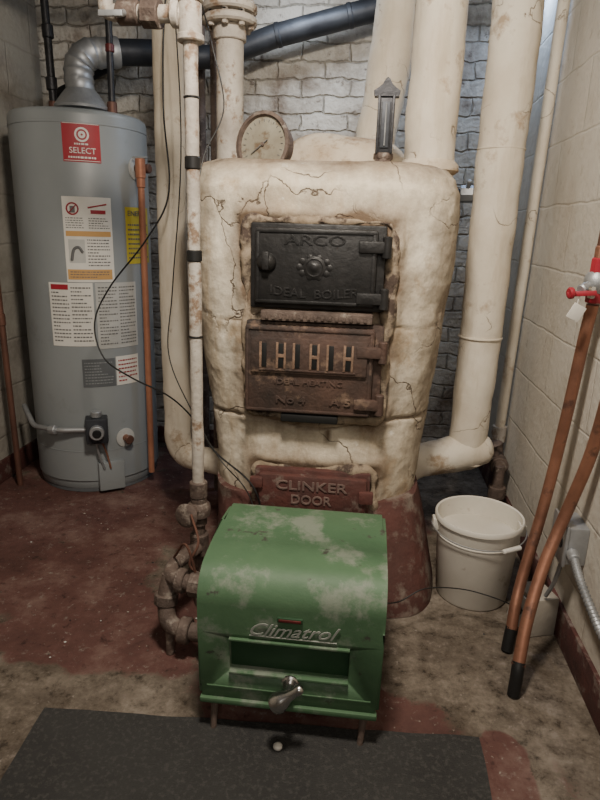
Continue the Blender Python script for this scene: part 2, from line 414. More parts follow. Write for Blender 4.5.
def blob(name,c,r,mat,amp=.01,seg=48,e=1.0):
    bm=bmesh.new(); bmesh.ops.create_uvsphere(bm,u_segments=seg,v_segments=max(4,seg//2),radius=1)
    for v in bm.verts:
        d=v.co.copy(); s=[math.copysign(abs(t)**e,t) for t in d]
        p=Vector((s[0]*r[0],s[1]*r[1],s[2]*r[2]))+Vector(c)
        v.co=p+d*amp*noise.noise(p*6)
    return bm_obj(name,bm,mat)
blob('smoke_hood',(-.11,2.22,1.30),(.235,.2,.155),'hood',.02,e=.8)
def frame(name,x0,x1,z0,z1,w,y0,y1,mat,wob=.9):
    pts=fillet([(x0,y0,(z0+z1)/2),(x0,y0,z1),(x1,y0,z1),(x1,y0,z0),(x0,y0,z0),(x0,y0,(z0+z1)/2+.001)],.03,5)
    return tube(name,pts,w,mat,12,wob,sub=.010)
frame('door_surround',-.350,.064,.60,1.168,.014,1.742,1.75,'jacket_d',1.6)
frame('lower_door_surround',-.315,.055,.292,.43,.014,1.742,1.75,'jacket_d',1.4)
# --- upper fire door
box('fire_door_frame',-.335,.045,1.722,1.80,.925,1.162,'black',.006)
box('fire_door_leaf',-.320,.022,1.700,1.725,.938,1.150,'black',.010)
def rim(pref,x0,x1,z0,z1,y,w,h,mat):
    box(pref+'_t',x0,x1,y-h,y+.004,z1-w,z1,mat,.002); box(pref+'_b',x0,x1,y-h,y+.004,z0,z0+w,mat,.002)
    box(pref+'_l',x0,x0+w,y-h,y+.004,z0+w*.8,z1-w*.8,mat,.002); box(pref+'_r',x1-w,x1,y-h,y+.004,z0+w*.8,z1-w*.8,mat,.002)
rim('fire_door_rim',-.315,.017,.943,1.145,1.700,.009,.004,'black')
text('door_lettering_top','ARCO',(-.15,1.6995,1.117),.038,'black',.0018,width=.17)
text('door_lettering_bottom','IDEAL  BOILER',(-.15,1.6995,.970),.034,'black',.0018,width=.25,arch=-.6)
lathe('door_medallion',[(.030,0),(.031,.003),(.024,.005),(.022,.003),(.014,.003),(.011,.005),(.003,.006)],(-.15,1.70,1.045),(0,-1,0),'black',16)
for k in range(10):
    a=k*math.pi/5; lathe('medallion_leaf_%d'%k,[(.009,0),(.009,.0015),(.005,.003)],(-.15+.042*math.cos(a),1.70,1.045+.027*math.sin(a)),(0,-1,0),'black',10)
lathe('door_latch_boss',[(.028,0),(.028,.005),(.022,.012),(.014,.020),(.004,.024)],(-.285,1.70,1.055),(0,-1,0),'black',20)
box('door_latch_bar',-.295,-.275,1.675,1.69,1.035,1.085,'black',.005)
for k,z in enumerate((1.105,.965)):
    box('fire_door_hinge_arm_%d'%k,-.03,.045,1.688,1.706,z-.016,z+.016,'black',.005)
    cyl('fire_door_hinge_pin_%d'%k,(.047,1.698,z-.03),(.047,1.698,z+.03),.013,'black',14)
box('door_ledge',-.30,.02,1.690,1.78,.893,.922,'rust',.006)
for k in range(15): box('ledge_tooth_%d'%k,-.285+k*.02,-.276+k*.02,1.684,1.694,.899,.912,'rust',.002)
# --- lower damper door
box('damper_door_frame',-.345,.055,1.715,1.80,.615,.888,'rustdoor',.006)
box('damper_door_leaf',-.345,.030,1.692,1.720,.618,.880,'rustdoor',.010)
rim('damper_door_rim',-.340,.025,.624,.874,1.692,.008,.004,'rustdoor')
box('damper_slide',-.325,.012,1.682,1.694,.742,.846,'rustdoor',.005)
for k in range(6):
    x=-.288+k*.0485
    box('damper_hole_%d'%k,x-.006,x+.010,1.6795,1.685,.760,.830,'cable',.001)
    box('damper_slot_%d'%k,x-.011,x-.004,1.677,1.685,.757,.833,'rustlight',.001)
    if k%2==1:
        box('damper_bar_%d'%k,x+.012,x+.018,1.677,1.685,.757,.833,'rustlight',.001)
        box('damper_cross_%d'%k,x-.006,x+.014,1.677,1.685,.790,.800,'rustlight',.001)
box('damper_link',-.30,-.02,1.679,1.684,.750,.755,'rustdoor',.001)
text('damper_lettering','IDEAL HEATING',(-.155,1.691,.715),.022,'rustdoor',.002,width=.20)
text('damper_lettering_low','No 4      A 5',(-.14,1.691,.660),.030,'rustdoor',.003,width=.22)
for k,z in enumerate((.815,.66)):
    box('damper_hinge_arm_%d'%k,-.02,.05,1.678,1.698,z-.016,z+.016,'rustdoor',.005)
    cyl('damper_hinge_pin_%d'%k,(.054,1.692,z-.032),(.054,1.692,z+.032),.013,'rustdoor',14)
box('damper_sill',-.235,-.065,1.690,1.75,.592,.616,'cable',.005)
# --- clinker door
box('clinker_door_frame',-.315,.045,1.715,1.80,.285,.432,'redcast',.008)
box('clinker_door_leaf',-.300,.035,1.690,1.72,.300,.420,'redcast',.012)
box('clinker_hinge_left',-.325,-.285,1.680,1.70,.375,.41,'redcast',.006)
box('clinker_hinge_right',.01,.055,1.680,1.70,.345,.385,'redcast',.006)
text('clinker_lettering_top','CLINKER',(-.135,1.689,.388),.042,'redcastl',.0025,width=.22)
text('clinker_lettering_low','DOOR',(-.135,1.689,.342),.042,'redcastl',.0025,width=.125)

# ---------------------------------------------------------------- pipes
def flange(name,c,axis,r,h,mat,bolts=8):
    c=Vector(c);ax=Vector(axis).normalized()
    cyl(name,c-ax*h/2,c+ax*h/2,r,mat,36,.006)
    q=Vector((0,0,1)).rotation_difference(ax)
    for k in range(bolts):
        a=2*math.pi*k/bolts; o=q@Vector((r*.78*math.cos(a),r*.78*math.sin(a),0))
        hexn(name+'_bolt_%d'%k,c+o-ax*(h/2+.010),c+o+ax*(h/2+.010),.010,mat)
G('steam_riser_pipe')
tube('pipe',[(-.48,2.10,1.30),(-.48,2.10,2.14)],.044,'gpipe',28,.04,sub=.05)
flange('flange_low',(-.48,2.10,1.765),(0,0,1),.086,.024,'gpipe')
flange('flange_high',(-.48,2.10,1.80),(0,0,1),.086,.026,'gpipe')
cyl('hub',(-.48,2.10,1.71),(-.48,2.10,1.755),.052,'gpipe')
cyl('base_collar',(-.48,2.10,1.31),(-.48,2.10,1.35),.052,'gpipe')
G('wrapped_supply_pipe')
tube('wrap',[(.170,2.10,1.29),(.170,2.10,2.14)],.080,'wpipe',48,.09,sub=.025)
lathe('collar',[(.080,0),(.098,.012),(.096,.03),(.081,.045)],(.170,2.10,1.325),(0,0,1),'hood')
G('wrapped_uptake_pipe')
tube('wrap',catmull([(-.02,2.42,1.25),(.0,2.42,1.5),(.04,2.42,1.8),(.06,2.42,2.14)],12),.075,'wpipe',36,.12)
G('wrapped_return_pipe')
tube('riser',[(.422,2.25,.30),(.422,2.25,.5),(.422,2.25,1.2),(.425,2.25,2.14)],[.072,.072,.077,.083],'wpipe',44,.07,sub=.025)
tube('elbow_run',[(.515,2.24,.36),(.505,2.24,.358),(.49,2.24,.356),(.42,2.24,.34),(.32,2.22,.315),(.24,2.20,.30),(.20,2.19,.295),(.16,2.18,.29)],[.025,.045,.056,.074,.067,.064,.075,.095],'wpipe',36,.08,sub=.02)
for k,z in enumerate((.78,1.42,1.75)): lathe('seam_band_%d'%k,[(.074,0),(.0800,.003),(.0800,.007),(.074,.010)],(.422,2.25,z),(0,0,1),'wpipe')
G('wrapped_drop_pipe')
tube('wrap',fillet([(-.70,2.15,2.14),(-.70,2.15,.275),(-.46,2.12,.265)],.09,8),.051,'wpipe',32,.09,sub=.03)
G('wall_conduit_pipe')
tube('pipe',[(.605,2.40,2.14),(.592,2.50,.32)],.021,'wpipe',18,.05,sub=.1)
cyl('elbow_hub',(.592,2.50,.30),(.592,2.50,.37),.030,'gpipe')
tube('elbow',fillet([(.592,2.50,.33),(.592,2.50,.25),(.57,2.32,.25)],.05),.026,'rust',16)
cyl('valve_body',(.575,2.40,.25),(.572,2.33,.25),.036,'rust')
cyl('valve_stem',(.573,2.36,.25),(.545,2.36,.33),.012,'rust')
lathe('valve_wheel',[(.030,0),(.036,.005),(.030,.010)],(.545,2.36,.33),(-.3,0,1),'rust')
cyl('drop',(.57,2.32,.26),(.57,2.32,.0),.022,'rust')
cyl('drop_union',(.57,2.32,.12),(.57,2.32,.17),.034,'rust')
G('water_feed_pipe')
X,Y=-.463,1.60
tube('pipe',[(X,Y,1.66),(X,Y,.36)],.0175,'gpipe',20,.12,sub=.03)
for k,(z,h) in enumerate(((1.285,.032),(1.055,.03),(1.45,.006),(.85,.006))): cyl('tape_band_%d'%k,(X,Y,z),(X,Y,z+h),.0205,'cable')
cyl('tee',(X,Y,1.58),(X,Y,1.66),.028,'gpipe'); cyl('tee_lip_1',(X,Y,1.575),(X,Y,1.592),.033,'gpipe')
tube('branch',[(X,Y,1.635),(X-.20,Y+.02,1.645)],.020,'gpipe',16)
cyl('branch_union',(X-.075,Y+.008,1.638),(X-.12,Y+.012,1.641),.034,'rust',8)
cyl('branch_lip',(X-.025,Y,1.636),(X-.045,Y,1.637),.031,'gpipe')
cyl('branch_valve',(X-.13,Y+.013,1.642),(X-.185,Y+.018,1.644),.027,'rust')
cyl('branch_valve_stem',(X-.16,Y+.015,1.645),(X-.165,Y-.04,1.625),.008,'steel')
box('branch_valve_lever',X-.21,X-.15,Y-.05,Y-.04,1.618,1.632,'steel',.003)
tube('branch_drop',fillet([(X-.18,Y+.02,1.645),(X-.22,Y+.02,1.645),(X-.22,Y+.03,1.80),(X-.22,Y+.1,2.14)],.03),.018,'gpipe',16)
tube('cross_pipe',[(X,Y,1.65),(X,Y,1.80),(X,Y,2.14)],.022,'gpipe',16)
cyl('cross_lip',(X,Y,1.66),(X,Y,1.68),.033,'gpipe')
cyl('lower_coupling',(X,Y,.42),(X,Y,.37),.026,'rust')
cyl('valve_body',(X,Y,.37),(X,Y,.28),.024,'rust')
lathe('valve_bulge',[(.02,0),(.034,.012),(.036,.03),(.034,.045),(.02,.058)],(X,Y,.30),(0,0,1),'rust')
cyl('valve_bonnet',(X,Y,.33),(X-.015,Y-.06,.34),.018,'rust',8)
lathe('valve_wheel',[(.010,0),(.032,.002),(.036,.006),(.032,.010),(.010,.012)],(X-.016,Y-.065,.34),(-.2,-1,.15),'rust',20)
tube('nipple',[(X,Y,.29),(X,Y,.20)],.018,'rust',14)
cyl('tee_low',(X,Y,.25),(X,Y,.18),.028,'rust')
tube('drop',[(X,Y,.2),(X,Y,.0)],.018,'rust',14)
tube('upper_run',fillet([(-.463,1.57,.215),(-.505,1.47,.215),(-.49,1.40,.215),(-.34,1.38,.21)],.04),.022,'rust',16)
cyl('upper_elbow_lip',(-.47,1.40,.214),(-.445,1.397,.213),.033,'rust')
cyl('upper_union',(-.43,1.39,.213),(-.385,1.385,.212),.034,'rust',8)
tube('down_bend',fillet([(-.495,1.42,.215),(-.505,1.40,.15),(-.49,1.37,.085),(-.34,1.36,.075)],.05),.024,'rust',16)
cyl('low_lip_1',(-.455,1.366,.082),(-.425,1.364,.080),.036,'rust')
cyl('low_lip_2',(-.395,1.363,.078),(-.365,1.362,.077),.033,'rust',8)
cyl('mid_lip',(-.503,1.405,.165),(-.504,1.398,.135),.033,'rust')
tube('support_leg',[(-.485,1.37,.08),(-.485,1.37,0)],.012,'rust',12)
tube('thin_line_1',catmull([(-.50,1.47,.24),(-.44,1.40,.32),(-.40,1.40,.16),(-.36,1.38,.10)],8),.0035,'copperd',8)
tube('thin_line_2',catmull([(-.463,1.52,.35),(-.42,1.44,.31),(-.44,1.42,.25),(-.39,1.42,.22),(-.335,1.40,.25)],8),.0035,'copperd',8)

G('flue_pipe')
tube('run',[(-.70,2.82,1.84),(-.45,2.84,1.93),(.12,2.86,2.07)],.046,'flue',28)
tube('bend',catmull([(-.90,2.76,1.835),(-.80,2.79,1.835),(-.68,2.82,1.845)],6),.046,'flue',24)
for k,(a) in enumerate(((-.45,2.84,1.93),(-.15,2.85,2.004))): cyl('seam_%d'%k,a,(a[0]+.02,a[1],a[2]+.005),.049,'flue')
G('dark_branch_pipe')
tube('run',[(.20,2.5,1.29),(.50,2.45,1.30)],.018,'iron',14)
tube('run_2',[(.26,2.6,2.14),(.26,2.6,1.0),(.26,2.6,0.0)],.02,'iron',14)
cyl('valve',(.33,2.48,1.293),(.38,2.473,1.294),.032,'steel',8)
cyl('valve_stem',(.355,2.475,1.30),(.355,2.43,1.34),.009,'steel')
G('ceiling_pipe')
tube('run',[(-1.5,2.25,2.06),(-.55,2.25,2.08)],.022,'iron',14)
tube('run_2',[(-1.5,2.9,1.70),(-.62,2.9,2.08)],.02,'iron',14)
tube('drop',[(-.62,2.45,2.08),(-.62,2.45,1.5),(-.62,2.45,.0)],.016,'rust',12)
tube('drop_2',[(-.80,2.92,2.08),(-.80,2.92,.0)],.02,'rust',12)

# ---------------------------------------------------------------- pressure gauge
G('pressure_gauge')
ax=Vector((-.42,-1,.10)).normalized(); C=Vector((-.325,1.86,1.380))
lathe('case',[(.045,-.060),(.072,-.050),(.080,-.02),(.083,.0),(.090,.004),(.090,.012),(.080,.014),(.076,.004)],C,ax,'rust',40)
lathe('dial',[(.076,.0),(.076,.004),(.001,.0045)],C,ax,'dial',40)
q=Vector((0,0,1)).rotation_difference(ax)
e1=Vector((0,0,1)).cross(ax).normalized(); e2=ax.cross(e1)
for k in range(19):
    a=math.radians(225-k*15); d=e1*math.cos(a)+e2*math.sin(a)
    cyl('tick_%d'%k,C+ax*.005+d*.060,C+ax*.005+d*.068,.001,'ink',6)
a=math.radians(215); d=e1*math.cos(a)+e2*math.sin(a)
cyl('needle',C+ax*.008-d*.02,C+ax*.008+d*.045,.0014,'ink',6); cyl('needle_hub',C+ax*.004,C+ax*.010,.006,'rust')
tube('siphon',fillet([C-ax*.05,C-ax*.08+Vector((0,0,-.01)),Vector((-.29,1.96,1.31))],.03),.012,'rust',12)
# ---------------------------------------------------------------- thermometer
G('boiler_thermometer')
X,Y=.022,1.86
cyl('socket',(X,Y,1.30),(X,Y,1.36),.024,'rust')
hexn('socket_nut',(X,Y,1.345),(X,Y,1.362),.028,'rust')
box('case',X-.022,X+.022,Y-.012,Y+.012,1.36,1.51,'iron',.006)
box('scale_plate',X-.012,X+.012,Y-.0165,Y-.010,1.375,1.495,'flue',.002)
cyl('glass_tube',(X,Y-.019,1.38),(X,Y-.019,1.49),.0022,'steel',8)
box('rail_l',X-.024,X-.016,Y-.02,Y-.008,1.36,1.51,'iron',.002); box('rail_r',X+.016,X+.024,Y-.02,Y-.008,1.36,1.51,'iron',.002)
V=[(-.034,1.508),(.034,1.508),(.037,1.522),(.024,1.530),(.014,1.538),(.006,1.552),(0,1.556),(-.006,1.552),(-.014,1.538),(-.024,1.530),(-.037,1.522)]
n=len(V); VV=[(X+a,Y-.018,z) for a,z in V]+[(X+a,Y+.014,z) for a,z in V]
mesh_obj('crest',VV,[tuple(range(n)),tuple(range(2*n-1,n-1,-1))]+[(i,(i+1)%n,n+(i+1)%n,n+i) for i in range(n)],'iron',False)

# ---------------------------------------------------------------- burner cabinet
G('gas_burner')
x0,x1=-.335,.083
ZB=.085
prof=[(1.475,ZB),(1.475,.412),(1.465,.425),(1.45,.430),(1.36,.430),(1.27,.424)]
for k in range(0,11):
    a=math.radians(84-k*8.4); prof.append((1.205-.077*math.cos(a),.342+.076*math.sin(a)))
prof+= [(1.128,.27),(1.128,ZB+.015),(1.136,ZB)]
def extr(name,prof,xa,xb,mat,bev=.006):
    n=len(prof); bm=bmesh.new()
    A=[bm.verts.new((xa,y,z)) for y,z in prof]; B=[bm.verts.new((xb,y,z)) for y,z in prof]
    bm.faces.new(A); bm.faces.new(B[::-1])
    for i in range(n): bm.faces.new((A[i],B[i],B[(i+1)%n],A[(i+1)%n]))
    ed=[e for e in bm.edges if (e.verts[0] in A and e.verts[1] in A) or (e.verts[0] in B and e.verts[1] in B)]
    bmesh.ops.bevel(bm,geom=ed,offset=bev,segments=3,affect='EDGES')
    return bm_obj(name,bm,mat)
cab=extr('cabinet',prof,x0,x1,'green',bev=.009)
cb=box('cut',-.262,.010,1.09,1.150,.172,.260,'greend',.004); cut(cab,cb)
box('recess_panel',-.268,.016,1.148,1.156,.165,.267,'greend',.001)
box('recess_lip',-.262,.010,1.120,1.135,.256,.262,'green',.002)
box('recess_sill',-.262,.010,1.122,1.135,.166,.173,'green',.002)
box('lower_rail',x0+.004,x1-.004,1.120,1.14,ZB-.004,ZB+.010,'green',.004)
box('mid_rib',x0+.02,x1-.02,1.1255,1.13,.124,.128,'green',.001)
text('lettering','Climatrol',(-.125,1.1245,.292),.044,'letter',.0008,width=.20,shear=.5,roty=.03)
box('lettering_underline',-.215,-.020,1.1240,1.129,.2725,.2742,'letter',.0006)
box('badge',-.150,-.100,1.1200,1.132,.318,.324,'badge',.001)
box('badge_plate',-.153,-.097,1.1220,1.134,.3155,.3265,'greend',.001)
cyl('handle_rose',(-.120,1.128,.158),(-.120,1.118,.158),.020,'chrome')
cyl('handle_stem',(-.120,1.125,.158),(-.120,1.085,.160),.010,'chrome')
HC=Vector((-.120,1.080,.160)); hd=Vector((.75,0,.66)).normalized()
lathe('handle_grip',[(.006,-.042),(.020,-.040),(.024,-.028),(.018,-.010),(.012,.002),(.010,.02),(.012,.032),(.009,.040),(.004,.043)],HC,hd,'chrome',20)
for k,(a,b_) in enumerate((((-.300,1.15,.09),(-.300,1.125,.001)),((.052,1.15,.09),(.045,1.125,.001)),((-.31,1.44,.09),(-.31,1.45,.001)),((.06,1.44,.09),(.06,1.45,.001)))):
    tube('leg_%d'%k,[a,b_],[.010,.007],'rust',10)
    box('foot_%d'%k,b_[0]-.014,b_[0]+.014,b_[1]-.012,b_[1]+.012,-.0005,.006,'rust',.002)
box('burner_snout',-.22,-.03,1.46,1.66,.10,.25,'rust',.01)
box('burner_pan',x0+.03,x1-.03,1.17,1.46,.060,.088,'rust',.004)

# ---------------------------------------------------------------- water heater
HX,HY,HR=-1.225,2.575,.27
def hp(th,z,r=HR):
    a=math.radians(th); return Vector((HX+r*math.cos(a),HY+r*math.sin(a),z))
G('water_heater')
lathe('tank',[(.05,.012),(.255,.012),(.262,.02),(.262,.05),(HR,.056),(HR,1.535),(.266,1.548),(.255,1.556),(.20,1.562),(.02,1.566)],(HX,HY,0),(0,0,1),'heater',72)
lathe('base_ring',[(.24,0),(.258,0),(.258,.03),(.24,.03)],(HX,HY,0),(0,0,1),'heaterd',64)
lathe('top_seam',[(HR-.002,1.50),(HR+.002,1.502),(HR+.002,1.506),(HR-.002,1.508)],(HX,HY,0),(0,0,1),'heater',64)
lathe('bottom_seam',[(HR-.002,.19),(HR+.0015,.191),(HR+.0015,.194),(HR-.002,.195)],(HX,HY,0),(0,0,1),'heater',64)
def patch(name,t0,t1,z0,z1,mat,off=.0015,n=10):
    V=[];F=[]
    for i in range(n+1):
        t=t0+(t1-t0)*i/n; V.append(hp(t,z0,HR+off)); V.append(hp(t,z1,HR+off))
    for i in range(n): F.append((2*i,2*i+2,2*i+3,2*i+1))
    return mesh_obj(name,V,F,mat,True)
def lines(name,t0,t1,z0,z1,rows,mat,off=.0025,h=.36):
    V=[];F=[]; dz=(z1-z0)/rows
    for r in range(rows):
        z=z1-(r+.5)*dz; t=t0; end=t0+(t1-t0)*(1 if random.random()<.75 else random.uniform(.4,.9))
        while t<end-1:
            w=random.uniform(.8,2.6); e=min(t+w,end); b0=len(V)
            for q in (t,(t+e)/2,e): V.append(hp(q,z-dz*h/2,HR+off)); V.append(hp(q,z+dz*h/2,HR+off))
            F.append((b0,b0+2,b0+3,b0+1)); F.append((b0+2,b0+4,b0+5,b0+3)); t=e+.6
    return mesh_obj(name,V,F,mat,False)
def ctext(name,s,th,z,size,mat,width):
    me=textmesh(s,size,.0004,width,0)
    for v in me.vertices:
        v.co=hp(th+math.degrees(v.co.x/HR),z+v.co.y,HR+.003+v.co.z)
    me.materials.append(M[mat]); o=bpy.data.objects.new(name,me); COL.objects.link(o); o.parent=PARENT
def disc(name,th,z,r0,r1,mat,off=.003,n=24):
    V=[];F=[]
    for k in range(n):
        a=2*math.pi*k/n
        for r in(r0,r1): V.append(hp(th+math.degrees(r*math.cos(a)/HR),z+r*math.sin(a),HR+off))
    for k in range(n): F.append((2*k,2*k+1,(2*k+3)%(2*n),(2*k+2)%(2*n)))
    return mesh_obj(name,V,F,mat,True)
patch('brand_label',-78,-49,1.365,1.505,'redlabel')
disc('brand_ring',-63,1.462,.019,.026,'inkw'); disc('brand_dot',-63,1.462,.004,.013,'inkw')
ctext('brand_text','SELECT',-63,1.405,.030,'inkw',.095); lines('brand_text_small',-74,-53,1.373,1.390,1,'inkw',.003,.4); lines('brand_text_mid',-69,-57,1.424,1.434,1,'inkw',.003,.6)
patch('brand_border',-77.3,-49.7,1.369,1.371,'inkw',.003); patch('brand_border_2',-77.3,-49.7,1.499,1.501,'inkw',.003)
patch('warning_label',-82,-43,.915,1.24,'white')
patch('warning_orange_top',-80.5,-44.5,1.092,1.112,'orange',.0022); patch('warning_orange_low',-81,-45,.925,.965,'orange',.0022)
lines('warning_text_1',-62,-45,1.12,1.165,5,'ink')
tube('warning_no_fire_bar',[hp(-77,1.18,HR+.003),hp(-71,1.21,HR+.003)],.002,'redplastic',6)
disc('warning_ring',-74,1.195,.018,.024,'redplastic'); patch('warning_flame',-76,-72,1.18,1.205,'ink',.0025)
patch('warning_fig',-60,-48,1.178,1.192,'redplastic',.003); tube('warning_arrow',[hp(-62,1.20,HR+.003),hp(-47,1.215,HR+.003)],.003,'redplastic',6)
lines('warning_text_2',-80,-66,1.12,1.165,5,'ink')
patch('scald_fig',-79,-66,.99,1.08,'dirtywhite',.002); tube('scald_hand',catmull([hp(-77,1.0,HR+.002),hp(-75,1.04,HR+.002),hp(-71,1.05,HR+.002),hp(-68,1.03,HR+.002)],5),.006,'ink',6)
lines('warning_text_3',-64,-46,.975,1.085,9,'ink')
lines('warning_text_4',-79,-47,.93,.96,3,'ink')
patch('spec_label',-99,-62,.655,.912,'white'); lines('spec_text_1',-97,-82,.67,.88,14,'ink'); lines('spec_text_2',-80,-64,.67,.90,15,'ink'); patch('spec_red',-97,-82,.885,.905,'redplastic',.003)
patch('spec_label_2',-60,-22,.642,.912,'dirtywhite'); lines('spec_text_3',-58,-42,.655,.90,18,'ink'); lines('spec_text_4',-40,-24,.655,.90,18,'ink')
patch('energy_label',-30,4,.985,1.21,'yellow'); lines('energy_text',-28,2,1.0,1.15,8,'ink'); ctext('energy_title','ENERGY',-15,1.185,.028,'ink',.12)
patch('note_label',-46,-23,.48,.605,'white'); lines('note_text',-44,-25,.49,.595,6,'redplastic')
patch('note_label_2',-75,-47,.48,.60,'heaterd'); lines('note_text_2',-73,-49,.49,.59,8,'heater')
a=hp(-15,1.36,HR-.01); bq=hp(-15,1.36,HR+.07)
lathe('relief_plate',[(.045,0),(.045,.004),(.02,.006)],hp(-15,1.36,HR),hp(-15,0,1)-hp(-15,0,0),'dirtywhite',24)
cyl('relief_body',a,bq,.018,'copperd')
bq=hp(-21,1.36,HR+.05)
cyl('relief_cap',bq+Vector((0,0,-.04)),bq+Vector((0,0,.035)),.02,'coppero'); box('relief_lever',bq.x-.03,bq.x+.03,bq.y-.006,bq.y+.006,1.395,1.402,'steel',.001)
tube('discharge_pipe',[bq+Vector((0,0,-.03)),bq+Vector((0,0,-.6)),hp(-22,.06,HR+.05)],.0135,'coppero',14)
cyl('discharge_collar',bq+Vector((0,0,-.075)),bq+Vector((0,0,-.035)),.017,'coppero')
def orient(th): return Vector((math.cos(math.radians(th)),math.sin(math.radians(th)),0))
c=hp(-66,.31,HR+.035)
box('gas_control',c.x-.045,c.x+.045,c.y-.035,c.y+.035,.25,.36,'flue',.008,rot=(0,0,24))
d=orient(-66)
cyl('gas_dial',c+d*.03+Vector((0,0,-.005)),c+d*.062+Vector((0,0,-.005)),.030,'steel'); cyl('gas_dial_cap',c+d*.06+Vector((0,0,-.005)),c+d*.068+Vector((0,0,-.005)),.018,'cable')
cyl('gas_knob',c+Vector((0,0,.05)),c+Vector((0,0,.075)),.022,'steel'); box('gas_tag',c.x-.012,c.x+.028,c.y-.045,c.y-.035,.285,.297,'redplastic',.001)
tube('gas_inlet',fillet([c+Vector((-.04,0,-.01)),hp(-95,.30,HR+.04),hp(-125,.29,HR+.035),hp(-150,.35,HR+.04)],.03),.011,'steel',12)
cyl('gas_inlet_union',hp(-98,.30,HR+.04),hp(-104,.298,HR+.04),.02,'steel',8)
tube('pilot_tube',catmull([c+Vector((.02,-.01,-.05)),hp(-60,.2,HR+.03),hp(-57,.12,HR+.03)],6),.004,'copper',8)
tube('pilot_tube_2',catmull([c+Vector((.0,-.01,-.05)),hp(-66,.2,HR+.035),hp(-62,.12,HR+.03)],6),.005,'steel',8)
c2=hp(-56,.09,HR+.005)
box('burner_access_cover',c2.x-.055,c2.x+.055,c2.y-.02,c2.y+.02,.015,.145,'heater',.008,rot=(0,0,34))
c3=hp(-41,.24,HR); lathe('drain_plate',[(.042,0),(.042,.004),(.03,.006)],c3,orient(-41),'dirtywhite',24)
cyl('drain_valve',c3,c3+orient(-41)*.04,.015,'copper'); cyl('drain_knob',c3+orient(-41)*.035,c3+orient(-41)*.045,.020,'copperd')
lathe('draft_hood',[(.105,0),(.108,.01),(.075,.055),(.058,.075)],(-1.20,2.56,1.585),(0,0,1),'steel',32)
for k in range(3):
    a=k*2.1; cyl('hood_leg_%d'%k,(-1.20+.09*math.cos(a),2.56+.09*math.sin(a),1.555),(-1.20+.09*math.cos(a),2.56+.09*math.sin(a),1.59),.004,'steel',6)
P=catmull([(-1.20,2.56,1.65),(-1.205,2.56,1.71),(-1.20,2.565,1.755),(-1.175,2.58,1.79),(-1.14,2.61,1.805),(-1.05,2.66,1.82),(-.93,2.73,1.835)],6)
tube('vent_elbow',P[:30],[(.056 if i%4 else .060) for i in range(30)],'steel',28)
tube('vent_run',P[27:],.050,'flue',28)
cyl('cold_nipple',(-1.33,2.58,1.55),(-1.33,2.58,1.62),.02,'copperd'); cyl('hot_nipple',(-1.08,2.58,1.55),(-1.08,2.58,1.62),.02,'copperd')
tube('cold_line',[(-1.33,2.58,1.60),(-1.34,2.58,2.13)],.016,'iron',14); tube('hot_line',[(-1.08,2.58,1.60),(-1.075,2.58,2.13)],.014,'iron',14)
for k,z in enumerate((1.66,1.85)): cyl('line_coupling_%d'%k,(-1.332,2.58,z),(-1.333,2.58,z+.05),.022,'iron')
cyl('line_clip',(-1.078,2.58,1.8),(-1.077,2.58,1.83),.018,'badge')
G('copper_drain_pole')
tube('pipe',[(-1.50,2.34,.0),(-1.515,2.34,1.42)],.013,'copperd',14,.03,sub=.1)
cyl('cap',(-1.515,2.34,1.40),(-1.5153,2.34,1.43),.017,'copperd')
cyl('coupling',(-1.508,2.34,.72),(-1.5085,2.34,.77),.017,'copperd')

# ---------------------------------------------------------------- bucket
G('plastic_bucket')
bx,by=.402,1.81
lathe('shell',[(.10,.0),(.110,.0),(.114,.006),(.132,.262),(.133,.266),(.139,.268),(.1395,.282),(.137,.285),(.132,.282),(.129,.24),(.110,.012),(.02,.010)],(bx,by,0),(0,0,1),'bucket',56)
lathe('band',[(.1285,.215),(.1312,.2165),(.1312,.2195),(.1288,.221)],(bx,by,0),(0,0,1),'bucket',56)
lathe('inside_floor',[(.109,.011),(.108,.013),(.01,.013)],(bx,by,0),(0,0,1),'bucketin',40)
for s in(-1,1):
    box('handle_lug_%d'%(s+1),bx+s*.136-.010,bx+s*.136+.010,by-.02,by+.02,.225,.262,'bucket',.004)
P=[]
for k in range(21):
    a=math.pi*k/20; P.append((bx+.148*math.cos(a),by-.152*math.sin(a)*.96,.245-.012*math.sin(a)))
tube('bail_handle',P,.0022,'steel',8)
cyl('bail_grip',(bx+.050,by-.143,.233),(bx+.108,by-.112,.236),.008,'white',12)

# ---------------------------------------------------------------- right-hand copper lines + valve
G('copper_pipe')
tube('pipe',catmull([(.600,1.46,.98),(.598,1.48,.80),(.592,1.51,.62),(.565,1.53,.45),(.515,1.49,.31),(.470,1.42,.18),(.447,1.365,.075)],10),.0160,'copper',18)
tube('black_end',catmull([(.448,1.368,.085),(.444,1.355,.06),(.440,1.345,.001)],5),.0165,'cable',14)
cyl('end_band',(.4485,1.369,.084),(.447,1.365,.074),.018,'copperd')
G('copper_pipe')
tube('pipe',catmull([(.588,1.655,.98),(.585,1.67,.88),(.578,1.68,.70),(.568,1.69,.52),(.545,1.67,.36),(.505,1.62,.20),(.480,1.57,.115),(.470,1.54,.06)],10),.0160,'copper',18)
tube('black_end',catmull([(.471,1.543,.065),(.464,1.53,.03),(.460,1.52,.001)],5),.0165,'cable',14)
G('gas_valve')
cyl('body',(.588,1.655,.985),(.588,1.65,1.10),.022,'redplastic',8); cyl('body_top',(.588,1.65,1.09),(.588,1.65,1.13),.018,'copper',8)
lathe('bulge',[(.02,0),(.030,.012),(.032,.028),(.030,.044),(.02,.056)],(.588,1.653,1.01),(0,0,1),'steel')
box('handle',.505,.575,1.60,1.618,1.005,1.018,'redplastic',.004,rot=(0,-6,-10)); cyl('handle_bolt',(.565,1.61,1.0),(.565,1.61,1.03),.010,'chrome',6)
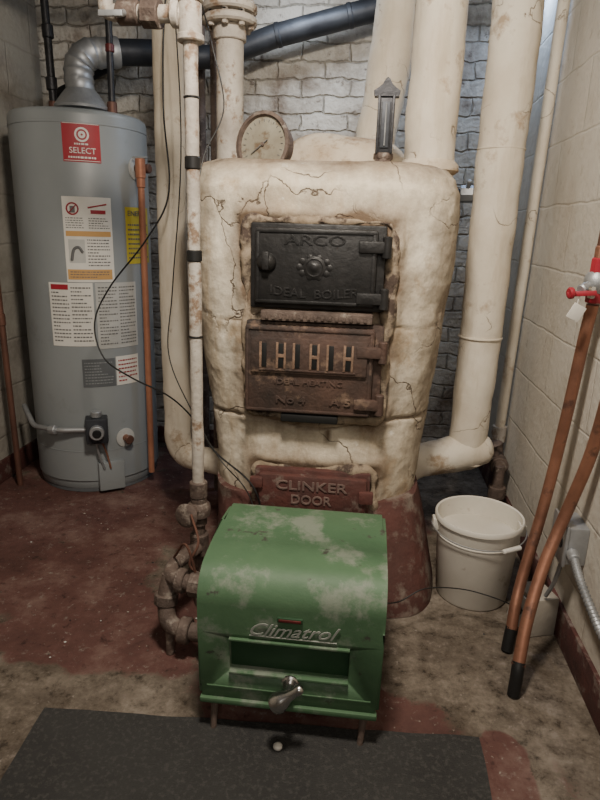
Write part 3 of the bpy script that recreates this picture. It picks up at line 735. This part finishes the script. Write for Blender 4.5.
cyl('side_stub',(.585,1.655,1.035),(.54,1.62,1.02),.013,'steel'); cyl('side_cap',(.520,1.61,1.012),(.508,1.607,1.011),.015,'redplastic')
cyl('bracket',(.588,1.66,1.05),(.63,1.66,1.05),.012,'steel'); tube('upper_pipe',[(.588,1.65,1.12),(.595,1.63,1.6),(.595,1.63,2.13)],.0145,'copperd',14)
box('tag',.512,.548,1.594,1.597,.945,.985,'white',.001,rot=(5,25,10)); tube('tag_string',[(.53,1.60,.985),(.54,1.615,1.01)],.001,'white',6)
G('outlet_box')
box('box',.575,.63,1.52,1.63,.29,.40,'steel',.006); box('cover',.568,.577,1.515,1.635,.285,.405,'steel',.004)
for k,y in enumerate((1.55,1.60)): cyl('socket_%d'%k,(.570,y,.345),(.565,y,.345),.017,'flue')
cyl('conduit_connector',(.59,1.52,.33),(.59,1.49,.325),.016,'steel')
P=catmull([(.59,1.50,.327),(.59,1.44,.30),(.60,1.36,.26),(.60,1.25,.245),(.60,1.05,.25)],16)
tube('flex_conduit',P,[.0125 if i%2 else .0095 for i in range(len(P))],'steel',14)
tube('box_cable',catmull([(.59,1.57,.29),(.58,1.58,.2),(.57,1.60,.14)],6),.006,'steel',10)
G('junction_box')
box('body',.52,.605,1.60,1.70,.0,.125,'cardboard',.005,rot=(0,0,18)); box('lid',.508,.516,1.585,1.675,.02,.115,'dirtywhite',.003,rot=(0,8,18))
cyl('knockout',(.512,1.63,.07),(.504,1.628,.07),.018,'flue')
box('label',.52,.60,1.602,1.606,.03,.10,'white',.001,rot=(0,0,18))

# ---------------------------------------------------------------- cables
G('black_cable')
tube('cable',catmull([(-.60,2.0,2.1),(-.655,2.0,1.79),(-.67,2.0,1.5),(-.66,2.0,1.25),(-.74,2.0,1.10),(-.90,2.05,.93),(-.965,2.05,.80),(-.93,2.03,.68),(-.82,2.0,.62),(-.66,1.95,.57),(-.52,1.80,.53),(-.44,1.70,.48),(-.34,1.68,.41),(-.30,1.67,.36),(-.29,1.67,.29),(-.31,1.6,.2),(-.3,1.5,.22)],8),.003,'cable',8)
G('thin_wire')
tube('cable',catmull([(-.62,1.95,1.95),(-.60,1.95,1.4),(-.64,1.95,.95),(-.66,1.95,.72),(-.55,1.85,.55),(-.43,1.72,.45),(-.35,1.69,.38),(-.30,1.6,.36),(-.28,1.49,.36)],8),.002,'cable',6)
G('hanging_wire')
tube('cable',catmull([(-.485,1.78,1.72),(-.44,1.72,1.60),(-.41,1.72,1.45),(-.46,1.7,1.33),(-.475,1.66,1.2)],8),.0018,'cable',6)
G('floor_cable')
tube('cable',catmull([(.06,1.46,.16),(.14,1.53,.12),(.22,1.58,.14),(.33,1.62,.125),(.42,1.60,.12),(.50,1.6,.09),(.53,1.62,.06)],8),.002,'cable',6)
# debris
G('floor_debris')
for k in range(60):
    x=random.uniform(-1.3,.58);y=random.uniform(1.2,2.2)
    if -.36<x<.1 and y<1.5: continue
    if -.5<x<.3 and y>1.6: continue
    if .26<x<.56 and 1.64<y<1.98: continue
    r=random.uniform(.0015,.005); blob('chip_%d'%k,(x,y,.001),(r,r*.8,.0015),random.choice(['dirtywhite','rustlight','cardboard','rust','iron']),0,6)
blob('crumb',(-.140,1.085,.016),(.010,.009,.008),'white',.003,10)

# ---------------------------------------------------------------- lights
def area(name,loc,tgt,size,power,col):
    l=bpy.data.lights.new(name,'AREA'); l.shape='DISK'; l.size=size; l.energy=power; l.color=col
    o=bpy.data.objects.new(name,l); COL.objects.link(o); o.location=loc
    o.rotation_euler=(Vector(tgt)-Vector(loc)).to_track_quat('-Z','Y').to_euler(); return o
area('ceiling_light',(-.12,.80,2.10),(-.1,1.6,.6),.25,40,(1,.90,.77))
area('fill_light',(.1,-1.0,1.9),(-.3,1.8,.8),.9,14,(1,.93,.85))
area('cool_light_back',(-.30,2.55,2.12),(-.35,2.9,1.4),.18,4.0,(.76,.86,1))
area('cool_light_right',(.54,2.75,2.12),(.40,2.3,1.2),.12,4.0,(.5,.68,1))
w=bpy.data.worlds.new('w'); S.world=w; w.use_nodes=True
w.node_tree.nodes['Background'].inputs[0].default_value=(.5,.55,.65,1); w.node_tree.nodes['Background'].inputs[1].default_value=.2

# ---------------------------------------------------------------- camera
yaw=math.radians(6);pitch=math.radians(16);roll=math.radians(1.8)
fw=Vector((-math.sin(yaw)*math.cos(pitch),math.cos(yaw)*math.cos(pitch),-math.sin(pitch)))
r0=Vector((math.cos(yaw),math.sin(yaw),0)); u0=r0.cross(fw)
r=(r0*math.cos(roll)+u0*math.sin(roll)); u=(u0*math.cos(roll)-r0*math.sin(roll))
cd=bpy.data.cameras.new('camera'); cam=bpy.data.objects.new('camera',cd); COL.objects.link(cam)
R=Matrix((r,u,-fw)).transposed().to_4x4(); R.translation=Vector((0,0,1.15)); cam.matrix_world=R
cd.sensor_fit='VERTICAL'; cd.sensor_height=24; cd.lens=24*600/800; cd.clip_start=.02
S.camera=cam
